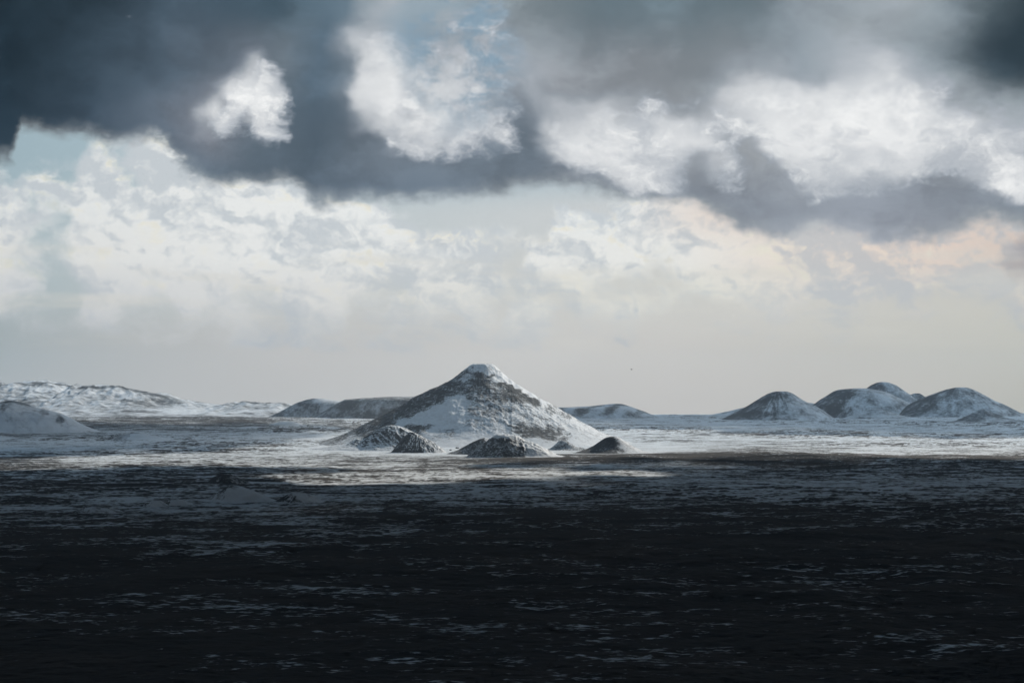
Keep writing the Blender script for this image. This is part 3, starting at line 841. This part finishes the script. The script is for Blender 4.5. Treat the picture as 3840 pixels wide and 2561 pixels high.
# -- mounds in the shaded lava field
for lab, sil, dd, sd_, cv in [
    ('largest snowy mound in the shaded lava field at left', [S4(*p) for p in [(1400, 395), (1450, 365), (1500, 338), (1550, 310), (1590, 302), (1640, 314), (1700, 338), (1780, 372), (1880, 408)]], 3090, 131, .86),
    ('snow-dusted mound just right of the largest one in the lava field', [S4(*p) for p in [(1860, 412), (1910, 380), (1960, 354), (2005, 343), (2060, 352), (2120, 376), (2190, 412)]], 3040, 137, .72),
    ('rounded low mound left of the largest snowy mound', [S4(*p) for p in [(1080, 440), (1130, 408), (1180, 394), (1230, 400), (1290, 425), (1340, 446)]], 2960, 139, .66),
    ('small low mound, third from the right in the shaded lava field', [S4(*p) for p in [(940, 446), (990, 420), (1040, 402), (1090, 406), (1140, 440)]], 2930, 149, .55),
    ('nearest long mound at far left of the shaded lava field, dark on its left', [S4(*p) for p in [(410, 505), (500, 480), (580, 456), (660, 444), (720, 448), (790, 470), (860, 496)]], 2760, 151, .52),
    ('dark rocky hump catching light at the left edge of the lava field', [S4(*p) for p in [(-80, 190), (20, 170), (90, 152), (160, 142), (220, 146), (290, 164), (360, 182)]], 4700, 157, .3),
    ('dark bare hump in the lava field behind the snowy mounds', [S4(*p) for p in [(1400, 285), (1440, 250), (1500, 226), (1560, 230), (1620, 256), (1700, 290)]], 3650, 163, .2),
]:
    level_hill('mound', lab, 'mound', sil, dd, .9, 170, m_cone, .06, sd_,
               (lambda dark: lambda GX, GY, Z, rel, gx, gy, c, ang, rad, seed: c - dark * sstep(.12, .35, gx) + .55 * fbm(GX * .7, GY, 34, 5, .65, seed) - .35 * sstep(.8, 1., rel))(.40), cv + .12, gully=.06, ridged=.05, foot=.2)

# ---------------------------------------------------------------- clouds overhead that shade the plain
# sunlit (+1) or shaded (-1), by place on the plain
SUNP = [
    (0, 1560, .6), (350, 1560, .8), (700, 1562, .8), (1000, 1563, .8), (1300, 1565, .8), (1500, 1560, .6), (0, 1545, .8), (600, 1545, .8), (1100, 1545, .6), (600, 1575, .2), (1100, 1580, .5),
    (-200, 1600, -1), (0, 1600, -1), (200, 1595, -1), (500, 1600, -1), (850, 1600, -1), (1050, 1605, -1), (0, 1640, -1), (400, 1640, -1), (800, 1640, -1), (1050, 1635, -1), (300, 1670, -1), (700, 1672, -1), (0, 1680, -1), (1000, 1660, -.7),
    (1200, 1612, -.6), (1250, 1650, .9), (1300, 1685, .9), (1150, 1680, .6), (1100, 1665, .3),
    (250, 1722, 1), (500, 1718, 1), (800, 1712, 1), (1100, 1712, 1), (1300, 1722, .9), (80, 1740, .8), (0, 1700, -1), (300, 1698, -.6), (650, 1692, -.8), (0, 1725, -.3),
    (1500, 1640, 1), (1500, 1690, 1), (1800, 1650, 1), (1800, 1700, 1), (2000, 1660, 1), (2000, 1700, 1), (1650, 1600, 1), (1900, 1600, 1), (2150, 1640, 1), (2250, 1690, .8), (1350, 1600, .6), (1450, 1725, .6), (1650, 1728, .5), (1300, 1740, .4), 
    (0, 1770, -1), (400, 1765, -1), (800, 1765, -1), (1150, 1768, -.7), (1700, 1748, -.2), (1950, 1735, -.2),
    (1000, 1800, .0), (1150, 1800, .3), (1350, 1796, .6), (1550, 1785, 1), (1800, 1772, 1), (2050, 1764, 1), (2300, 1760, 1), (2550, 1762, 1), (2720, 1766, .7), (2900, 1768, -.6),
    (1400, 1830, -1), (1800, 1815, -1), (2200, 1800, -1), (2600, 1795, -1), (3000, 1790, -1), (1100, 1835, -1),
    (2350, 1730, -.8), (2700, 1735, -1), (3000, 1735, -1), (3300, 1735, -1), (3600, 1745, -1), (2500, 1712, .1), (2800, 1712, -.3), (3100, 1718, -.5),
    (2350, 1640, 1), (2450, 1620, 1), (2450, 1680, 1), (2700, 1615, 1), (2700, 1670, 1), (2900, 1620, 1), (2950, 1680, 1), (3150, 1640, 1), (3200, 1690, 1), (3400, 1645, 1), (3500, 1690, .8), (3650, 1650, 1), (3840, 1660, 1), (3800, 1700, .3), (4100, 1660, .8),
    (2400, 1585, -1), (2600, 1585, -1), (2850, 1590, -1), (3100, 1600, -1), (3300, 1600, -1), (3500, 1608, -1), (3700, 1608, -1), (3840, 1612, -1), (2400, 1562, -1), (2800, 1562, -1), (3200, 1562, -1), (3600, 1575, -1), (3840, 1575, -1),
    (2500, 1545, -1), (3000, 1545, -1), (3500, 1545, -1), (3900, 1545, -1), (2200, 1575, -.5), (2200, 1600, .3),
    (3700, 1740, -1), (3840, 1740, -1), (0, 1850, -1), (800, 1850, -1), (1600, 1880, -1), (2400, 1880, -1), (3200, 1850, -1), (3840, 1850, -1), (400, 1810, -1), (900, 1810, -1), (3400, 1800, -1),
    (0, 2000, -1), (1200, 2000, -1), (2400, 2000, -1), (3840, 2000, -1), (0, 2300, -1), (1900, 2300, -1), (3840, 2300, -1), (1900, 2600, -1), (0, 2600, -1), (3840, 2600, -1), (1900, 3200, -1),
]


def cloud_mat():
    m = bpy.data.materials.new('cloud_mass')
    m.use_nodes = True
    t = m.node_tree
    pr = t.nodes['Principled BSDF']
    b = NB(t)
    geo = t.nodes.new('ShaderNodeNewGeometry')
    n = b.noise(geo.outputs['Position'], 1 / 900., 6, .6)
    t.links.new(b.mix(n, (.34, .42, .52), (.50, .57, .66)), pr.inputs['Base Color'])
    pr.inputs['Roughness'].default_value = 1
    pr.inputs['Specular IOR Level'].default_value = 0
    at = t.nodes.new('ShaderNodeAttribute')
    at.attribute_name = 'dens'
    # the ragged rims are thin mist and let light through
    wisp = b.noise(geo.outputs['Position'], 1 / 260., 6, .62)
    dd = b.math('ADD', at.outputs['Fac'], b.math('MULTIPLY', b.math('SUBTRACT', wisp, .5), .5))
    b.put(pr.inputs['Alpha'], b.ss(dd, .0, .88))
    return m


def build_clouds():
    gx = np.arange(-9500, 9500, 55.)
    gy = np.arange(-4500, 17500, 55.)
    GX, GY = np.meshgrid(gx, gy)
    U, V = to_px(GX, GY)
    U = np.clip(U, -500, 4300)
    V = np.clip(V, 1540, 3300)
    s = idw(U, V, SUNP, 260, 26, 3.4)
    s = np.where(GY < 900, -1, s)
    n = fbm(GX, GY, 900, 6, .58, 200) * .55 + fbm(GX, GY, 220, 3, .55, 210) * .25
    n = n * (1 - .7 * sstep(3500, 2500, GY))
    cov = -s + n                         # > 0: cloud
    # fade the sheet out at its rim
    rim = np.minimum.reduce([GX - gx[0], gx[-1] - GX, GY - gy[0], gy[-1] - GY]) / 1500.0
    cov = np.minimum(cov, rim * 1.2 - .3 + n)
    D = np.maximum(GY, 0)
    H = np.clip(.43 * D, 1600, 7200)
    k = H / SDIR[2]
    CX = GX + SDIR[0] * k
    CY = GY + SDIR[1] * k
    th = sstep(0, .9, cov) * (240 + .06 * H)
    up = np.maximum(th * (1 + .6 * fbm(GX, GY, 700, 5, .6, 220)), 0)
    dn = np.maximum(th * .15 * (1 + .8 * fbm(GX, GY, 420, 4, .6, 230)), 0)
    inside = cov > 0
    cell = inside[:-1, :-1] | inside[:-1, 1:] | inside[1:, 1:] | inside[1:, :-1]
    nr, nc = GX.shape
    idx = np.arange(nr * nc).reshape(nr, nc)
    q = np.stack([idx[:-1, :-1], idx[:-1, 1:], idx[1:, 1:], idx[1:, :-1]], -1)[cell]
    co_t = np.stack([CX, CY, H + up + 1.0], -1).reshape(-1, 3)
    co_b = np.stack([CX, CY, H - dn - 1.0], -1).reshape(-1, 3)
    # side walls along the outline
    def walls():
        cellp = np.pad(cell, 1)
        res = []
        c = cellp[1:-1, 1:-1]
        for (dy, dx, a0, a1) in [(-1, 0, (0, 0), (0, 1)), (1, 0, (1, 1), (1, 0)), (0, -1, (1, 0), (0, 0)), (0, 1, (0, 1), (1, 1))]:
            nb = cellp[1 + dy:1 + dy + c.shape[0], 1 + dx:1 + dx + c.shape[1]]
            i, j = np.where(c & ~nb)
            a = idx[i + a0[0], j + a0[1]]
            e = idx[i + a1[0], j + a1[1]]
            res.append(np.stack([a, e, e, a], -1))
        return np.concatenate(res)
    wq = walls()
    N = nr * nc
    wq[:, 0] += N
    wq[:, 1] += N
    faces = np.concatenate([q, (q + N)[:, ::-1], wq])
    dens = np.clip(cov, 0, 1 - .48 * sstep(4800, 7600, GY)).ravel()
    dens = np.concatenate([dens, dens])
    allco = np.concatenate([co_t, co_b])
    used = np.unique(faces)
    remap = np.zeros(len(allco), np.int64)
    remap[used] = np.arange(len(used))
    o = raw_mesh('clouds', allco[used], remap[faces], cloud_mat(), {'dens': dens[used]})
    tag(o, 'broken sheet of grey cloud drifting overhead and shading the plain', 'clouds', 'stuff')


build_clouds()


# ---------------------------------------------------------------- small things
def flat_mat(name, c, r=.8, bump=.3, sc_=3.0):
    m = bpy.data.materials.new(name)
    m.use_nodes = True
    t = m.node_tree
    pr = t.nodes['Principled BSDF']
    b = NB(t)
    tc = t.nodes.new('ShaderNodeTexCoord')
    n = b.noise(tc.outputs['Object'], sc_, 6, .6)
    t.links.new(b.mix(n, tuple(v * .6 for v in c), tuple(v * 1.4 for v in c)), pr.inputs['Base Color'])
    pr.inputs['Roughness'].default_value = r
    bp = t.nodes.new('ShaderNodeBump')
    bp.inputs['Strength'].default_value = bump
    t.links.new(n, bp.inputs['Height'])
    t.links.new(bp.outputs[0], pr.inputs['Normal'])
    return m


m_rock = flat_mat('dark_lava_rock', (.05, .05, .052))
m_feather = flat_mat('black_feathers', (.02, .02, .022), .6, .1, 20)


def loft(rings):
    """closed body through rings of points (each ring the same length), capped"""
    n = len(rings[0])
    v = [p for r in rings for p in r]
    f = []
    for i in range(len(rings) - 1):
        for j in range(n):
            a, b_ = i * n + j, i * n + (j + 1) % n
            f.append((a, b_, b_ + n, a + n))
    f.append(tuple(range(n))[::-1])
    f.append(tuple(range(len(v) - n, len(v))))
    return v, f


def mesh_obj(name, v, f, mat, parent=None, smooth=True):
    me = bpy.data.meshes.new(name)
    me.from_pydata([tuple(p) for p in v], [], f)
    me.validate()
    for p in me.polygons:
        p.use_smooth = smooth
    me.materials.append(mat)
    o = bpy.data.objects.new(name, me)
    col.objects.link(o)
    if parent:
        o.parent = parent
    return o


def build_bird():
    d = 560.0
    loc = (pxx(2368, d), d, pxz(1384, d))
    root = bpy.data.objects.new('bird', None)
    col.objects.link(root)
    root.location = loc
    root.rotation_euler = (0, math.radians(-6), math.radians(160))
    tag(root, 'lone dark bird gliding in the pale sky right of the summit', 'bird')
    # body along local x: beak at +x
    prof = [(.36, .008, 0), (.31, .022, .005), (.27, .05, .012), (.22, .062, .012), (.14, .085, 0), (.02, .105, -.008), (-.10, .085, -.004), (-.20, .045, .004), (-.26, .03, .006)]
    rings = [[(x, math.cos(a) * r, z + math.sin(a) * r * .9) for a in np.linspace(0, 2 * math.pi, 12, endpoint=False)] for x, r, z in prof]
    v, f = loft(rings)
    mesh_obj('body', v, f, m_feather, root)
    tr = []
    for x, w_, t_ in [(-.22, .03, .02), (-.32, .07, .012), (-.42, .10, .008), (-.46, .06, .005)]:
        tr.append([(x, -w_, -t_), (x, w_, -t_), (x, w_, t_), (x, -w_, t_)])
    v, f = loft(tr)
    mesh_obj('tail', v, f, m_feather, root)
    for sgn in (-1, 1):
        rr = []
        for s_, ch, sweep, lift, th in [(.05, .17, .04, .02, .022), (.20, .19, .07, .10, .018), (.36, .18, .08, .17, .013), (.52, .14, .02, .19, .009), (.64, .08, -.06, .185, .006), (.70, .02, -.13, .18, .004)]:
            rr.append([(sweep + ch * .5, sgn * s_, lift), (sweep, sgn * s_, lift + th), (sweep - ch * .5, sgn * s_, lift), (sweep, sgn * s_, lift - th)])
        v, f = loft(rr)
        mesh_obj('wing', v, f, m_feather, root)


build_bird()


def boulder(label, X, Y, d, size, seed, z=None):
    rs = np.random.RandomState(seed)
    import bmesh
    bm = bmesh.new()
    bmesh.ops.create_icosphere(bm, subdivisions=3, radius=1)
    for v in bm.verts:
        p = np.array(v.co)
        k = 1 + .35 * perlin(np.array([p[0] * 1.3 + seed]), np.array([p[1] * 1.3 + p[2] * 1.7]), seed)[0] + .15 * perlin(np.array([p[0] * 3.3 + seed]), np.array([p[1] * 3.3 + p[2] * 3.7]), seed + 5)[0]
        v.co = (p[0] * k * size * 1.2, p[1] * k * size, max(p[2] * k, -.5) * size * .75)
    me = bpy.data.meshes.new('boulder')
    bm.to_mesh(me)
    bm.free()
    me.materials.append(m_rock)
    o = bpy.data.objects.new('boulder', me)
    col.objects.link(o)
    x = pxx(X, d)
    if z is None:
        z = float(ground_h(np.array([x]), np.array([d]))[0])
    o.location = (x, d, z + size * .15)
    tag(o, label, 'boulder')


for i, (lab, a, b_, sz) in enumerate([
    ('small dark boulder on the snow apron just left of the flat-topped hill', 978, 705, 4.5),
    ('dark boulder on the snow below the big cone, above the one beside the flat-topped hill', 930, 686, 5.0),
    ('tiny dark boulder on snow right of the dark craggy spur', 885, 700, 3.5),
    ('lone dark boulder on the snow right of the very small rocky mound', 1850, 700, 3.5),
]):
    X_, Y_ = S1(a, b_)
    boulder(lab, X_, Y_, row_dist(Y_), sz, 300 + i)


# ---------------------------------------------------------------- haze
def build_haze():
    x0, x1, y0, y1, z0, z1 = -14000, 14000, -6000, 20000, -140, 640
    v = [(x0, y0, z0), (x1, y0, z0), (x1, y1, z0), (x0, y1, z0), (x0, y0, z1), (x1, y0, z1), (x1, y1, z1), (x0, y1, z1)]
    f = [(3, 2, 1, 0), (4, 5, 6, 7), (0, 1, 5, 4), (1, 2, 6, 5), (2, 3, 7, 6), (3, 0, 4, 7)]
    m = bpy.data.materials.new('haze')
    m.use_nodes = True
    t = m.node_tree
    t.nodes.clear()
    out = t.nodes.new('ShaderNodeOutputMaterial')
    pv = t.nodes.new('ShaderNodeVolumePrincipled')
    pv.inputs['Color'].default_value = (.80, .90, 1, 1)
    pv.inputs['Density'].default_value = 1.6e-5
    t.links.new(pv.outputs[0], out.inputs['Volume'])
    o = mesh_obj('haze', v, f, m, smooth=False)
    tag(o, 'thin pale haze over the whole plain', 'haze', 'stuff')


if not globals().get('NOHAZE'):
    build_haze()
